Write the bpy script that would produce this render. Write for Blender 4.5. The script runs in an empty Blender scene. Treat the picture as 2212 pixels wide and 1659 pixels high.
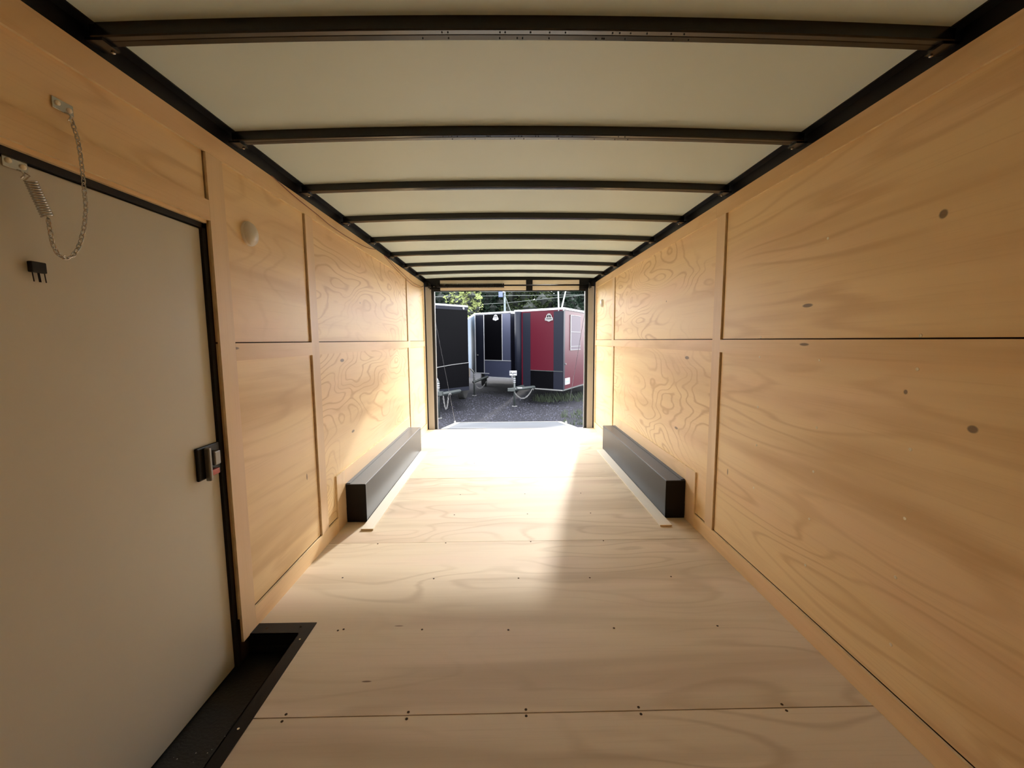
import bpy, bmesh, math, random
from mathutils import Vector, Matrix
random.seed(7)
S = bpy.context.scene
COL = S.collection
R = random.random
def U(a, b): return a + (b - a) * R()

# ------------------------------------------------------------------ camera
cam_d = bpy.data.cameras.new('camera'); cam = bpy.data.objects.new('camera', cam_d); COL.objects.link(cam)
cam_d.sensor_width = 36.0; cam_d.lens = 903.02 / 2212 * 36.0; cam_d.clip_start = 0.02; cam_d.clip_end = 400
rx, ux, fx = Vector((0.99984846, -0.01614931, -0.0065007)), Vector((0.00814961, 0.10423405, 0.9945194)), Vector((0.01538321, 0.99442167, -0.10434987))
m = Matrix.Identity(4)
for i in range(3):
    m[i][0] = rx[i]; m[i][1] = ux[i]; m[i][2] = -fx[i]
m[0][3], m[1][3], m[2][3] = -0.0713, 0.0, 1.256
cam.matrix_world = m
S.camera = cam

# ------------------------------------------------------------------ light and exposure
SUN_DIR = Vector((-0.235, -1.0, -0.49)).normalized()
w = bpy.data.worlds.new('sky'); S.world = w; w.use_nodes = True
nt = w.node_tree; nt.nodes.clear()
bg = nt.nodes.new('ShaderNodeBackground'); bg.inputs['Color'].default_value = (0.93, 0.95, 0.98, 1); bg.inputs['Strength'].default_value = 2.15   # even, bright hazy sky
wo = nt.nodes.new('ShaderNodeOutputWorld')
nt.links.new(bg.outputs[0], wo.inputs[0])
sl = bpy.data.lights.new('sun', 'SUN'); sl.energy = 0.82; sl.angle = math.radians(2.2); sl.color = (1.0, 0.95, 0.87)
so = bpy.data.objects.new('sun', sl); COL.objects.link(so)
so.rotation_euler = SUN_DIR.to_track_quat('-Z', 'Y').to_euler()
S.view_settings.view_transform = 'Standard'; S.view_settings.look = 'None'
S.view_settings.gamma = 1.0; S.view_settings.use_curve_mapping = False
S.view_settings.exposure = 2.4
S.cycles.max_bounces = 14; S.cycles.diffuse_bounces = 12; S.cycles.glossy_bounces = 6
S.cycles.sample_clamp_indirect = 8.0

# ------------------------------------------------------------------ helpers
class MB:
    def __init__(s): s.v = []; s.f = []
    def add(s, vs, fs):
        o = len(s.v); s.v += [tuple(p) for p in vs]; s.f += [tuple(i + o for i in f) for f in fs]; return s
    def box(s, x0, x1, y0, y1, z0, z1):
        if x0 > x1: x0, x1 = x1, x0
        return s.add([(x0,y0,z0),(x1,y0,z0),(x1,y1,z0),(x0,y1,z0),(x0,y0,z1),(x1,y0,z1),(x1,y1,z1),(x0,y1,z1)],
                     [(0,3,2,1),(4,5,6,7),(0,1,5,4),(1,2,6,5),(2,3,7,6),(3,0,4,7)])
    def prism(s, pts, z0, z1):                       # polygon in xy, counter-clockwise
        n = len(pts)
        return s.add([(x,y,z0) for x,y in pts] + [(x,y,z1) for x,y in pts],
                     [tuple(range(n-1,-1,-1)), tuple(range(n,2*n))] + [(i,(i+1)%n,n+(i+1)%n,n+i) for i in range(n)])
    def slab(s, c, t):                               # quad c[0..3] extruded by vector t
        c = [Vector(p) for p in c]; t = Vector(t)
        return s.add(c + [p + t for p in c], [(0,3,2,1),(4,5,6,7),(0,1,5,4),(1,2,6,5),(2,3,7,6),(3,0,4,7)])
    def tube(s, pts, r, n=8, closed=False):
        pts = [Vector(p) for p in pts]; N = len(pts); rings = []; up = None
        for i, p in enumerate(pts):
            a = pts[(i-1) % N] if (closed or i > 0) else p
            b = pts[(i+1) % N] if (closed or i < N-1) else p
            t = (b - a).normalized()
            if up is None: up = Vector((0,0,1)) if abs(t.z) < 0.9 else Vector((1,0,0))
            side = t.cross(up)
            if side.length < 1e-6: side = t.cross(Vector((0,1,0)))
            side.normalize(); up = side.cross(t).normalized()
            rr = r[i] if isinstance(r, (list, tuple)) else r
            rings.append([p + (side*math.cos(2*math.pi*k/n) + up*math.sin(2*math.pi*k/n))*rr for k in range(n)])
        vs = [q for g in rings for q in g]; fs = []
        for i in range(N if closed else N-1):
            j = (i+1) % N
            for k in range(n):
                l = (k+1) % n; fs.append((i*n+k, i*n+l, j*n+l, j*n+k))
        if not closed: fs += [tuple(range(n-1,-1,-1)), tuple((N-1)*n+k for k in range(n))]
        return s.add(vs, fs)
    def lathe(s, prof, c, axis, n=24):               # prof: (radius, height) along axis
        c = Vector(c); a = Vector(axis).normalized()
        e = a.orthogonal().normalized(); g = a.cross(e)
        vs = []; fs = []
        for r, h in prof:
            for k in range(n):
                t = 2*math.pi*k/n; vs.append(c + a*h + (e*math.cos(t)+g*math.sin(t))*r)
        for i in range(len(prof)-1):
            for k in range(n):
                l = (k+1) % n; fs.append((i*n+k, i*n+l, (i+1)*n+l, (i+1)*n+k))
        fs += [tuple(range(n-1,-1,-1)), tuple((len(prof)-1)*n+k for k in range(n))]
        return s.add(vs, fs)
    def build(s, name, mat, parent=None, label=None, cat=None, group=None, kind=None, smooth=False, bevel=0):
        me = bpy.data.meshes.new(name); me.from_pydata(s.v, [], s.f); me.update()
        bm = bmesh.new(); bm.from_mesh(me)
        bmesh.ops.recalc_face_normals(bm, faces=bm.faces)
        bm.to_mesh(me); bm.free()
        me.materials.append(mat)
        if smooth:
            for p in me.polygons: p.use_smooth = True
        o = bpy.data.objects.new(name, me); COL.objects.link(o)
        if parent is not None:
            o.parent = parent; o.location = -WORLD[parent.name] if parent.name in WORLD else (0,0,0)
        if parent is not None and parent.name in WORLD: WORLD[o.name] = Vector((0,0,0))
        if bevel:
            b = o.modifiers.new('bevel', 'BEVEL'); b.width = bevel; b.segments = 2; b.limit_method = 'ANGLE'
        tag(o, label, cat, group, kind)
        return o
WORLD = {}
def tag(o, label=None, cat=None, group=None, kind=None):
    if label: o['label'] = label
    if cat: o['category'] = cat
    if group: o['group'] = group
    if kind: o['kind'] = kind
def thing(name, label, cat, loc, group=None):
    o = bpy.data.objects.new(name, None); COL.objects.link(o); o.location = loc; o.empty_display_size = 0.1
    WORLD[o.name] = Vector(loc); tag(o, label, cat, group); return o
def copy_tree(o, loc, label=None, rz=0, sc=1):
    c = o.copy(); COL.objects.link(c); c.location = loc; c.rotation_euler = (0,0,rz); c.scale = (sc,sc,sc)
    if label: c['label'] = label
    for ch in o.children:
        d = ch.copy(); COL.objects.link(d); d.parent = c
        for g in ch.children:
            e = g.copy(); COL.objects.link(e); e.parent = d
    return c

# ------------------------------------------------------------------ materials
def mat(name, color, rough=0.5, metal=0.0, spec=0.5, noise=0.0, nscale=8.0, bump=0.0, bscale=200.0, coat=0.0):
    ma = bpy.data.materials.new(name); ma.use_nodes = True; t = ma.node_tree; b = t.nodes['Principled BSDF']
    b.inputs['Base Color'].default_value = (*color, 1); b.inputs['Roughness'].default_value = rough
    b.inputs['Metallic'].default_value = metal; b.inputs['Specular IOR Level'].default_value = spec
    b.inputs['Coat Weight'].default_value = coat; b.inputs['Coat Roughness'].default_value = 0.08
    tc = t.nodes.new('ShaderNodeTexCoord')
    if noise:
        n = t.nodes.new('ShaderNodeTexNoise'); n.inputs['Scale'].default_value = nscale; n.inputs['Detail'].default_value = 6
        t.links.new(tc.outputs['Object'], n.inputs['Vector'])
        mx = t.nodes.new('ShaderNodeMix'); mx.data_type = 'RGBA'
        mx.inputs[6].default_value = (*[c*(1-noise) for c in color], 1); mx.inputs[7].default_value = (*[min(1, c*(1+noise)) for c in color], 1)
        t.links.new(n.outputs['Fac'], mx.inputs[0]); t.links.new(mx.outputs[2], b.inputs['Base Color'])
    if bump:
        n2 = t.nodes.new('ShaderNodeTexNoise'); n2.inputs['Scale'].default_value = bscale; n2.inputs['Detail'].default_value = 3
        t.links.new(tc.outputs['Object'], n2.inputs['Vector'])
        bp = t.nodes.new('ShaderNodeBump'); bp.inputs['Strength'].default_value = bump; bp.inputs['Distance'].default_value = 0.002
        t.links.new(n2.outputs['Fac'], bp.inputs['Height']); t.links.new(bp.outputs[0], b.inputs['Normal'])
    return ma

def plywood(name, grain, light, dark, pink, rings=14.0, ring_amt=0.55, streak=0.5, rough=0.42, knots=(), low=1.0, spec=0.5, along=0.75):
    """rotary cut softwood: contour rings of a stretched noise, streaks along the grain, knots at given points"""
    ma = bpy.data.materials.new(name); ma.use_nodes = True; t = ma.node_tree; N = t.nodes; L = t.links
    b = N['Principled BSDF']; b.inputs['Roughness'].default_value = rough; b.inputs['Specular IOR Level'].default_value = spec
    tc = N.new('ShaderNodeTexCoord'); oi = N.new('ShaderNodeObjectInfo')
    def math_(op, a, bb=None, c=None):
        n = N.new('ShaderNodeMath'); n.operation = op
        for i, q in enumerate((a, bb, c)):
            if q is None: continue
            if isinstance(q, (int, float)): n.inputs[i].default_value = q
            else: L.new(q, n.inputs[i])
        return n.outputs[0]
    seed = math_('MULTIPLY', oi.outputs['Random'], 37.0)
    def noise(sc_along, sc_across, detail, dist=0.0, roughn=0.5, off=0.0):
        mp = N.new('ShaderNodeMapping'); s3 = [sc_across]*3; s3[grain] = sc_along
        mp.inputs['Scale'].default_value = s3; L.new(tc.outputs['Object'], mp.inputs['Vector'])
        n = N.new('ShaderNodeTexNoise'); n.noise_dimensions = '4D'; n.inputs['Scale'].default_value = 1.0
        n.inputs['Detail'].default_value = detail; n.inputs['Distortion'].default_value = dist; n.inputs['Roughness'].default_value = roughn
        L.new(mp.outputs[0], n.inputs['Vector']); L.new(math_('ADD', seed, off), n.inputs['W']); return n.outputs['Fac']
    def ramp(fac, a, c):
        r = N.new('ShaderNodeMapRange'); r.interpolation_type = 'SMOOTHSTEP'; r.inputs['From Min'].default_value = a; r.inputs['From Max'].default_value = c
        L.new(fac, r.inputs['Value']); return r.outputs[0]
    def mix(fac, a, c):
        n = N.new('ShaderNodeMix'); n.data_type = 'RGBA'
        if isinstance(fac, (int, float)): n.inputs[0].default_value = fac
        else: L.new(fac, n.inputs[0])
        for i, q in ((6, a), (7, c)):
            if isinstance(q, tuple): n.inputs[i].default_value = (*q, 1)
            else: L.new(q, n.inputs[i])
        return n.outputs[2]
    base = noise(along*low, 2.3*low, 1.6, 0.35)
    fine = noise(1.6, 34.0, 3.0, 0.0, 0.6, 3.0)
    vein = noise(2.5, 160.0, 2.0, 0.0, 0.6, 5.0)
    tt = math_('ADD', math_('MULTIPLY', base, rings), math_('MULTIPLY', fine, 0.30))
    pp = math_('PINGPONG', tt, 0.5)
    ring = ramp(pp, 0.30, 0.5)
    ring = math_('MULTIPLY', ring, math_('MULTIPLY', ramp(noise(1.1, 2.0, 1.0, 0.0, 0.5, 9.0), 0.36, 0.62), ring_amt))
    blotch = ramp(noise(0.5, 5.0, 3.0, 0.6, 0.5, 13.0), 0.42, 0.72)
    tint = ramp(noise(0.9, 3.4, 2.0, 0.3, 0.5, 21.0), 0.44, 0.70)
    c = mix(math_('MULTIPLY', tint, 0.55), light, pink)
    c = mix(math_('MULTIPLY', blotch, streak), c, dark)
    c = mix(ring, c, dark)
    c = mix(math_('MULTIPLY', ramp(vein, 0.50, 0.78), 0.22), c, dark)
    c = mix(math_('MULTIPLY', ramp(fine, 0.60, 0.80), 0.20), c, tuple(x*1.12 for x in light))
    for (ky, kz, ra, rc) in knots:                    # dark knots, growth marks of the veneer
        sp = N.new('ShaderNodeSeparateXYZ'); L.new(tc.outputs['Object'], sp.inputs[0])
        g0, g1 = ('Y', 'Z') if grain == 1 else ('X', 'Y')
        dx = math_('DIVIDE', math_('SUBTRACT', sp.outputs[g0], ky), ra)
        dz = math_('DIVIDE', math_('SUBTRACT', sp.outputs[g1], kz), rc)
        dd = math_('SQRT', math_('ADD', math_('MULTIPLY', dx, dx), math_('MULTIPLY', dz, dz)))
        dd = math_('ADD', dd, math_('MULTIPLY', math_('SUBTRACT', fine, 0.5), 0.5))
        n = N.new('ShaderNodeMapRange'); n.interpolation_type = 'SMOOTHSTEP'
        n.inputs['From Min'].default_value = 0.7; n.inputs['From Max'].default_value = 1.15
        n.inputs['To Min'].default_value = 0.8; n.inputs['To Max'].default_value = 0.0
        L.new(dd, n.inputs['Value'])
        c = mix(n.outputs[0], c, (0.10, 0.05, 0.025))
    L.new(c, b.inputs['Base Color'])
    bp = N.new('ShaderNodeBump'); bp.inputs['Strength'].default_value = 0.25; bp.inputs['Distance'].default_value = 0.0008
    L.new(math_('ADD', vein, math_('MULTIPLY', ring, -0.8)), bp.inputs['Height']); L.new(bp.outputs[0], b.inputs['Normal'])
    return ma

LT, DK, PK = (0.89, 0.68, 0.385), (0.62, 0.39, 0.17), (0.89, 0.62, 0.41)
M = {}
M['wall'] = plywood('wall plywood', 1, LT, DK, PK, knots=())
M['wall_knotty'] = plywood('wall plywood with knots', 1, LT, DK, PK, knots=((1.226,1.609,.013,.013),(1.749,1.392,.03,.008)), ring_amt=0.5, along=0.32, low=1.15)
M['wall_low'] = plywood('lower wall plywood', 1, LT, DK, PK, knots=((1.092,1.008,.014,.011),(2.30,0.50,.006,.02),(1.29,1.085,.007,.008)), ring_amt=0.5, streak=0.7, along=0.36, low=1.25)
M['wall_rings'] = plywood('ringed wall plywood', 1, LT, DK, PK, rings=20, ring_amt=0.75, low=1.35, knots=((2.889,1.126,.035,.012),(3.03,0.60,.03,.010),(3.3,1.55,.008,.006)))
M['strip_y'] = plywood('plywood strip', 1, (0.84,0.62,0.35), DK, PK, rings=8, ring_amt=0.3, knots=((1.74,1.23,.03,.006),))
M['strip_z'] = plywood('upright plywood strip', 2, (0.80,0.60,0.37), (0.58,0.39,0.20), (0.80,0.55,0.38), rings=6, ring_amt=0.2)
M['edge'] = mat('plywood edge', (0.84,0.64,0.40), 0.8, noise=0.3, nscale=30)
M['slot'] = mat('dark gap', (0.05,0.025,0.012), 0.9)
M['floor'] = plywood('floor plywood', 0, (0.72,0.625,0.48), (0.48,0.38,0.26), (0.72,0.575,0.47), rings=13, ring_amt=0.5, streak=0.6, rough=0.62, spec=0.22, low=1.1, knots=((-0.552,1.738,.022,.003),(-0.596,1.436,.02,.004)))
M['pale'] = plywood('pale trim wood', 1, (0.80,0.74,0.62), (0.66,0.57,0.43), (0.78,0.70,0.58), rings=5, ring_amt=0.2, streak=0.2)
M['black'] = mat('black paint', (0.005,0.005,0.006), 0.38, spec=0.25, bump=0.05)
M['black_matt'] = mat('black rubber', (0.008,0.008,0.008), 0.75)
M['bow'] = mat('dark roof bow metal', (0.006,0.005,0.005), 0.24, spec=0.6)
M['fender'] = mat('black steel', (0.014,0.014,0.015), 0.36, spec=0.28, noise=0.25, nscale=5)
M['ceiling'] = mat('ceiling liner', (0.66,0.79,0.80), 0.50, noise=0.05, nscale=2.2)
M['door'] = mat('door skin', (0.60,0.58,0.50), 0.42, noise=0.04, nscale=3, bump=0.03, bscale=120)
M['alu'] = mat('aluminium', (0.62,0.58,0.54), 0.42, metal=0.5, noise=0.08)
M['post'] = mat('rear post skin', (0.40,0.40,0.40), 0.5)
M['header'] = mat('header panel', (0.86,0.80,0.68), 0.55, noise=0.1)
M['alu_dull'] = mat('dull grey metal', (0.20,0.19,0.18), 0.35, metal=0.6)
M['chrome'] = mat('bright steel', (0.55,0.53,0.50), 0.25, metal=1.0)
M['steel'] = mat('zinc screw', (0.95,0.90,0.76), 0.3)  # near-white, non-metal base carries the glint of the screw heads
M['hole'] = mat('screw recess', (0.06,0.035,0.02), 0.9)
M['tread'] = mat('step coating', (0.006,0.006,0.006), 0.5, bump=0.9, bscale=90)
M['lamp'] = mat('lamp lens', (0.66,0.62,0.54), 0.30, spec=0.5)
M['lamp_rim'] = mat('lamp rim', (0.75,0.72,0.66), 0.25)
M['red'] = mat('red plastic', (0.5,0.05,0.02), 0.4)
M['wire'] = mat('brown wire', (0.20,0.06,0.03), 0.5)
M['white'] = mat('white paint', (0.80,0.80,0.80), 0.4)

# ------------------------------------------------------------------ room shell
HW = 1.1815; PT = 0.010; ZT = 2.042; ZR = 1.963; YE = 5.862; YF = -0.55
YS = [YF, 0.0719, 1.2911, 2.5103, 3.7295, 4.9487, YE]

floor = MB().prism([(-1.30,YF-.05),(1.30,YF-.05),(1.30,YE),(-1.30,YE)], -0.16, -0.135).build('floor', M['black_matt'], kind='structure')
mb = MB()
for y in (0.2, 0.6, 1.0, 1.8, 2.2, 2.6, 3.0, 3.4, 3.8, 4.2, 4.6, 5.0, 5.4, 5.75):
    mb.box(-0.92 if y < 1.75 else -1.2, 1.2, y, y+.05, -0.134, -0.019)
mb.build('crossmember', M['black'], floor)['kind'] = 'stuff'
def screw_flat(parent, pts, axis, mat_rim, r=0.0055):
    for p in pts:
        a = Vector(axis)
        s = MB().lathe([(r, -0.0006), (r, 0.0007), (r*0.8, 0.0013), (r*0.5, 0.0013), (r*0.42, 0.0004)], p, a, 10).build('screw', mat_rim, parent)
flscrews = {1: [(-0.812,1.715),(-0.79,1.722),(-0.445,1.712),(-0.068,1.70),(0.394,1.70),(0.852,1.703),(-0.95,2.127),(-0.461,2.105),(-0.011,2.097),(0.367,2.091),
                (0.80,2.09),(-0.824,1.304),(-0.411,1.303),(-0.011,1.304),(0.376,1.304),(0.873,1.304),(-0.875,2.498),(-0.453,2.498),(0.078,2.498),(0.535,2.498)],
            0: [(-0.824,1.278),(-0.411,1.278),(-0.011,1.28),(0.376,1.278),(0.873,1.28)],
            2: [(-0.45,2.92),(0.08,2.92),(0.54,2.92),(-0.45,3.32),(0.08,3.32),(0.54,3.32)], 3: [(-0.4,4.2),(0.1,4.2),(0.5,4.2)]}
for i in range(6):
    y0, y1 = YS[i] + 0.002, YS[i+1] - 0.002
    z1 = 0.0 - 0.0004*(i % 2)
    if y1 < 0.72 or y0 > 1.77: pts = [(-1.20,y0),(1.20,y0),(1.20,y1),(-1.20,y1)]
    elif y0 < 0.72: pts = [(-1.20,y0),(1.20,y0),(1.20,y1),(-0.95,y1),(-0.95,0.70),(-1.20,0.70)]
    else: pts = [(-0.95,y0),(1.20,y0),(1.20,y1),(-1.20,y1),(-1.20,1.73),(-0.95,1.73)]
    fp = MB().prism(pts, -0.019, z1).build('plywood_sheet', M['floor'], floor)
    screw_flat(fp, [(x,y,z1) for x,y in flscrews.get(i-1, [])], (0,0,1), M['hole'], 0.0048)
MB().box(-1.19,1.19,YE-.002,YE+.028,-0.10,0.003).build('threshold_bar', M['black'], floor)

# step well beside the side door, with its black angle trim
well = MB().box(-1.27,-0.955,0.70,1.73,-0.13,-0.10).box(-0.962,-0.952,0.70,1.73,-0.13,-0.006).box(-1.27,-0.955,1.722,1.732,-0.13,-0.006)\
    .box(-1.27,-0.955,0.698,0.706,-0.13,-0.006).build('step_well', M['tread'], floor)
tr = MB().prism([(-0.975,0.66),(-0.926,0.64),(-0.926,1.766),(-0.975,1.697)], 0.0005, 0.004).box(-0.975,-0.971,0.68,1.697,-0.05,0.004).build('threshold_trim', M['black'], floor, label='black angle trim around the step well')
tr2 = MB().prism([(-1.186,1.697),(-0.975,1.697),(-0.926,1.766),(-1.186,1.766)], 0.0005, 0.004).box(-1.186,-0.975,1.697,1.701,-0.05,0.004).build('threshold_trim', M['black'], floor)
screw_flat(tr2, [(-1.13,1.735,0.004),(-0.985,1.74,0.004)], (0,0,1), M['hole'])
screw_flat(tr, [(-0.95,1.66,0.004),(-0.95,1.25,0.004)], (0,0,1), M['steel'], 0.004)
mb = MB()
for i in range(90):
    x, y = U(-1.18,-0.98), U(0.8,1.33); s = U(.0008,.002)
    mb.add([(x-s,y-s,-0.0995),(x+s,y-s,-0.0995),(x,y+s,-0.0995),(x,y,-0.0995+s)], [(0,1,3),(1,2,3),(2,0,3),(0,2,1)])
mb.build('grit', M['alu'], floor, kind='stuff')

# walls: outer shell, then the plywood sheets, then the strips over their joints
def side_wall(sx, name):
    X = lambda d: sx*(HW + d)                        # d > 0 goes out of the room
    if sx < 0:
        mb = MB().box(X(.055),X(.10),YF-.05,YE,-.16,2.20)
        mb.box(X(.022),X(.055),YF-.05,0.70,-.13,2.10).box(X(.022),X(.055),1.665,YE,-.13,2.10).box(X(.022),X(.055),0.70,1.665,1.725,2.10)
    else:
        mb = MB().box(X(.022),X(.10),YF-.05,YE,-.16,2.20)
    return mb.build(name, M['slot'], kind='structure')
wl = side_wall(-1, 'wall_left'); wr = side_wall(1, 'wall_right')
def panel(sx, par, y0, y1, z0, z1, ma, screws=()):
    g = 0.001
    if z0 == 0: z0 = 0.0965                          # dark joint above the bottom strip
    o = MB().box(sx*(HW+PT), sx*(HW+.0215), y0+g, y1-g, z0+g, z1-g).build('plywood_sheet', M[ma], par)
    screw_flat(o, [(sx*(HW+PT), y, z) for y, z in screws], (-sx,0,0), M['steel'], 0.0055)
    return o
def strip(sx, par, y0, y1, z0, z1, up=False, t=PT-.0003):
    """a plywood strip: face veneer with darker sawn edges"""
    me_ma = M['strip_z' if up else 'strip_y']
    o = MB().box(sx*HW, sx*(HW+t), y0, y1, z0, z1).build('strip', me_ma, par)
    o.data.materials.append(M['edge'])
    for p in o.data.polygons:
        if abs(p.normal.x) < 0.5: p.material_index = 1
    return o
BL, BC = (2.43,2.523), (4.84,4.93)
# left wall
G = 0.007                                             # open joint on the near side of each upright strip
ZU, ZL = 1.2545, 1.2500
for y0,y1,z0,z1,ma in ((YF,0.70,0,ZL,'wall'),(YF,0.70,ZU,1.70,'wall'),(YF,1.655-G,1.70,ZT,'wall'),(1.66,BL[0]-G,0,ZL,'wall_low'),(1.66,BL[0]-G,ZU,ZT,'wall'),
                    (BL[0]+.001,BC[0]-G,0,ZL,'wall_rings'),(BL[0]+.001,BC[0]-G,ZU,ZT,'wall_rings'),(BC[0]+.001,YE,0,ZL,'wall'),(BC[0]+.001,YE,ZU,ZT,'wall')):
    panel(-1, wl, y0, y1, z0, z1, ma)
for a in ((YF,2.575,ZR,ZT),(2.5765,5.0,ZR,ZT),(5.0015,YE,ZR,ZT),(YF,1.654,1.713,1.787),(1.747,BL[0],1.178,1.2505),(BL[1],BC[0],1.178,1.2505),(BC[1],5.80,1.178,1.2505),
          (1.747,2.674,0,.093),(2.8145,4.79,.276,.376),(4.80,YE,0,.093)):
    strip(-1, wl, *a)
for a in ((1.655,1.7465,0,ZR-.001),(BL[0],BL[1],.0935,ZR-.001),(BC[0],BC[1],.0935,ZR-.001),(5.80,YE,.0935,ZR-.001),(2.6745,2.814,0,.376),(4.7205,4.795,0,.275)):
    strip(-1, wl, *a, up=True)
# right wall
scr = [(2.058,1.165),(1.661,1.168),(1.259,1.159),(2.05,.915),(1.651,.894),(1.257,.908),(2.044,.721),(1.652,.71),(2.048,.498),(1.656,.506),(1.254,.685),(1.266,.481),(1.66,.3),(1.26,.25)]
panel(1, wr, 0.04, BL[0]-G, 0, ZL, 'wall_low', scr)
panel(1, wr, 0.04, BL[0]-G, ZU, ZT, 'wall_knotty', [(2.058,1.262),(1.259,1.262),(1.662,1.643)])
panel(1, wr, YF, 0.04, 0, ZL, 'wall'); panel(1, wr, YF, 0.04, ZU, ZT, 'wall')
for y0, y1, ma in ((BL[0]+.001,BC[0]-G,'wall_rings'),(BC[0]+.001,YE,'wall')):
    panel(1, wr, y0, y1, 0, ZL, ma); panel(1, wr, y0, y1, ZU, ZT, ma)
for a in ((YF,2.540,ZR,ZT),(2.5415,4.9,ZR,ZT),(4.9015,YE,ZR,ZT),(YF,BL[0],1.178,1.2505),(BL[1],BC[0],1.178,1.2505),(BC[1],5.80,1.178,1.2505),
          (YF,2.6735,0,.093),(2.8145,4.79,.276,.376),(4.80,YE,0,.093)):
    strip(1, wr, *a)
for a in ((BL[0],BL[1],.0935,ZR-.001),(BC[0],BC[1],.0935,ZR-.001),(5.80,YE,.0935,ZR-.001),(2.6745,2.814,0,.376),(4.7205,4.795,0,.275)):
    strip(1, wr, *a, up=True)
# front wall behind the viewer
wf = MB().box(-1.28,1.28,YF-.08,YF-.03,-.16,2.20).build('wall_front', M['edge'], kind='structure')
for x0,x1 in ((-1.18,0.0),(0.0,1.18)):
    MB().box(x0+.001,x1-.001,YF-.029,YF-.012,0.0,ZT).build('plywood_sheet', M['wall'], wf)
# black top rails; inner flange added as the soft shade along the ceiling edge
MB().box(-HW-.002,-HW-.055,YF-.02,YE,ZT+.001,2.16).box(-HW-.002,-HW+.032,YF-.02,YE,2.094,2.16).build('trim_1', M['black'], kind='structure')
MB().box(HW+.002,HW+.055,YF-.02,YE,ZT+.001,2.16).box(HW-.032,HW+.002,YF-.02,YE,2.094,2.16).build('trim_2', M['black'], kind='structure')

# ceiling liner and roof bows
def zc(x, z0=2.121): return z0 - 0.024*(x/1.18)**2
mb = MB(); nx = 24; X0 = 1.19
xs = [-X0 + 2*X0*i/nx for i in range(nx+1)]
vs = []; fs = []
for x in xs: vs += [(x,YF-.03,zc(x)),(x,YE+.02,zc(x)),(x,YF-.03,2.20),(x,YE+.02,2.20)]
for i in range(nx):
    a, b = 4*i, 4*(i+1); fs += [(a,a+1,b+1,b),(a+2,b+2,b+3,a+3),(a,b,b+2,a+2),(a+1,a+3,b+3,b+1)]
fs += [(0,2,3,1),(4*nx,4*nx+1,4*nx+3,4*nx+2)]
ceil = MB().add(vs, fs).build('ceiling', M['ceiling'], kind='structure')
def bow(yf, d=0.045):
    """hollow hat section: front web, bottom flange with two folds, back web; follows the arched roof"""
    mb = MB(); n = 20; xs = [-1.165 + 2.33*i/n for i in range(n+1)]
    prof = [(0,2.122),(0,2.089),(.004,2.086),(.020,2.087),(.022,2.0895),(.024,2.087),(d-.004,2.086),(d,2.089),(d,2.122)]
    vs = []; fs = []; k = len(prof)
    for x in xs:
        for dy, z in prof: vs.append((x, yf+dy, zc(x, z)))
    for i in range(n):
        for j in range(k): l = (j+1) % k; fs.append((i*k+j, i*k+l, (i+1)*k+l, (i+1)*k+j))
    fs += [tuple(range(k)), tuple(n*k+j for j in range(k-1,-1,-1))]
    o = mb.add(vs, fs).build('roof_bow', M['bow'], ceil)
    for sx in (-1, 1):
        MB().prism([(sx*1.181,yf+.002),(sx*1.135,yf+.002),(sx*1.135,yf+d+.01),(sx*1.181,yf+d+.01)][::(1 if sx > 0 else -1)], zc(1.13,2.078), zc(1.13,2.085)).build('end_bracket', M['bow'], o)
        MB().lathe([(.005,0),(.005,.003),(.002,.005)], (sx*1.15, yf+d+.005, zc(1.13,2.078)), (0,0,-1), 8).build('bolt', M['chrome'], o)
    return o
bows = [0.64, 1.215, 1.795, 2.375, 2.955, 3.535, 4.115, 4.695, 5.275]
for i, y in enumerate(bows):
    o = bow(y)
    if i in (1, 2):
        mb = MB(); 
        for k in range(26):
            x = U(-.35,.45); dy = random.choice((.012,.034)); mb.lathe([(.0022,0),(.0022,.0012),(.001,.0016)], (x, y+dy, zc(x,2.0862)), (0,0,-1), 6)
        mb.build('hole_dots', M['black_matt'], o, kind='stuff')  # black studs stand in for the dark holes in the flange

# rear frame: black header, pale posts, dark door seals
MB().box(-HW-.05,HW+.05,YE-.012,YE+.07,2.075,2.22).build('trim_3', M['black'], kind='structure')
hd = MB().box(-1.15,1.15,YE+.02,YE+.10,1.965,2.10).build('trim_4', M['black'], kind='structure', label='header over the rear opening')
for x0, x1 in ((-0.957,0.222),(0.312,0.955)):
    MB().box(x0,x1,YE-.008,YE+.02,2.020,2.076).build('header_board', M['header'], hd)
    MB().box(x0,x1,YE+.002,YE+.03,1.942,1.996).build('header_board', M['header'], hd)
MB().box(-1.15,1.15,YE+.035,YE+.06,1.930,1.966).build('seal', M['black_matt'], hd)
for sx, n in ((-1,5),(1,6)):
    p = MB().box(sx*1.083,sx*1.165,YE+.001,YE+.06,0,1.99).build('trim_%d' % n, M['post'], kind='structure', bevel=.003)
    MB().box(sx*1.050,sx*1.083,YE+.012,YE+.07,-.10,1.98).build('seal', M['black_matt'], p)
    MB().box(sx*1.083,sx*1.25,YE+.06,YE+.10,-.2,2.2).build('outer_post', M['black'], p)
    MB().box(sx*1.044,sx*1.050,YE+.05,YE+.075,-.05,1.93).build('edge_strip', M['alu'], p)

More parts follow.
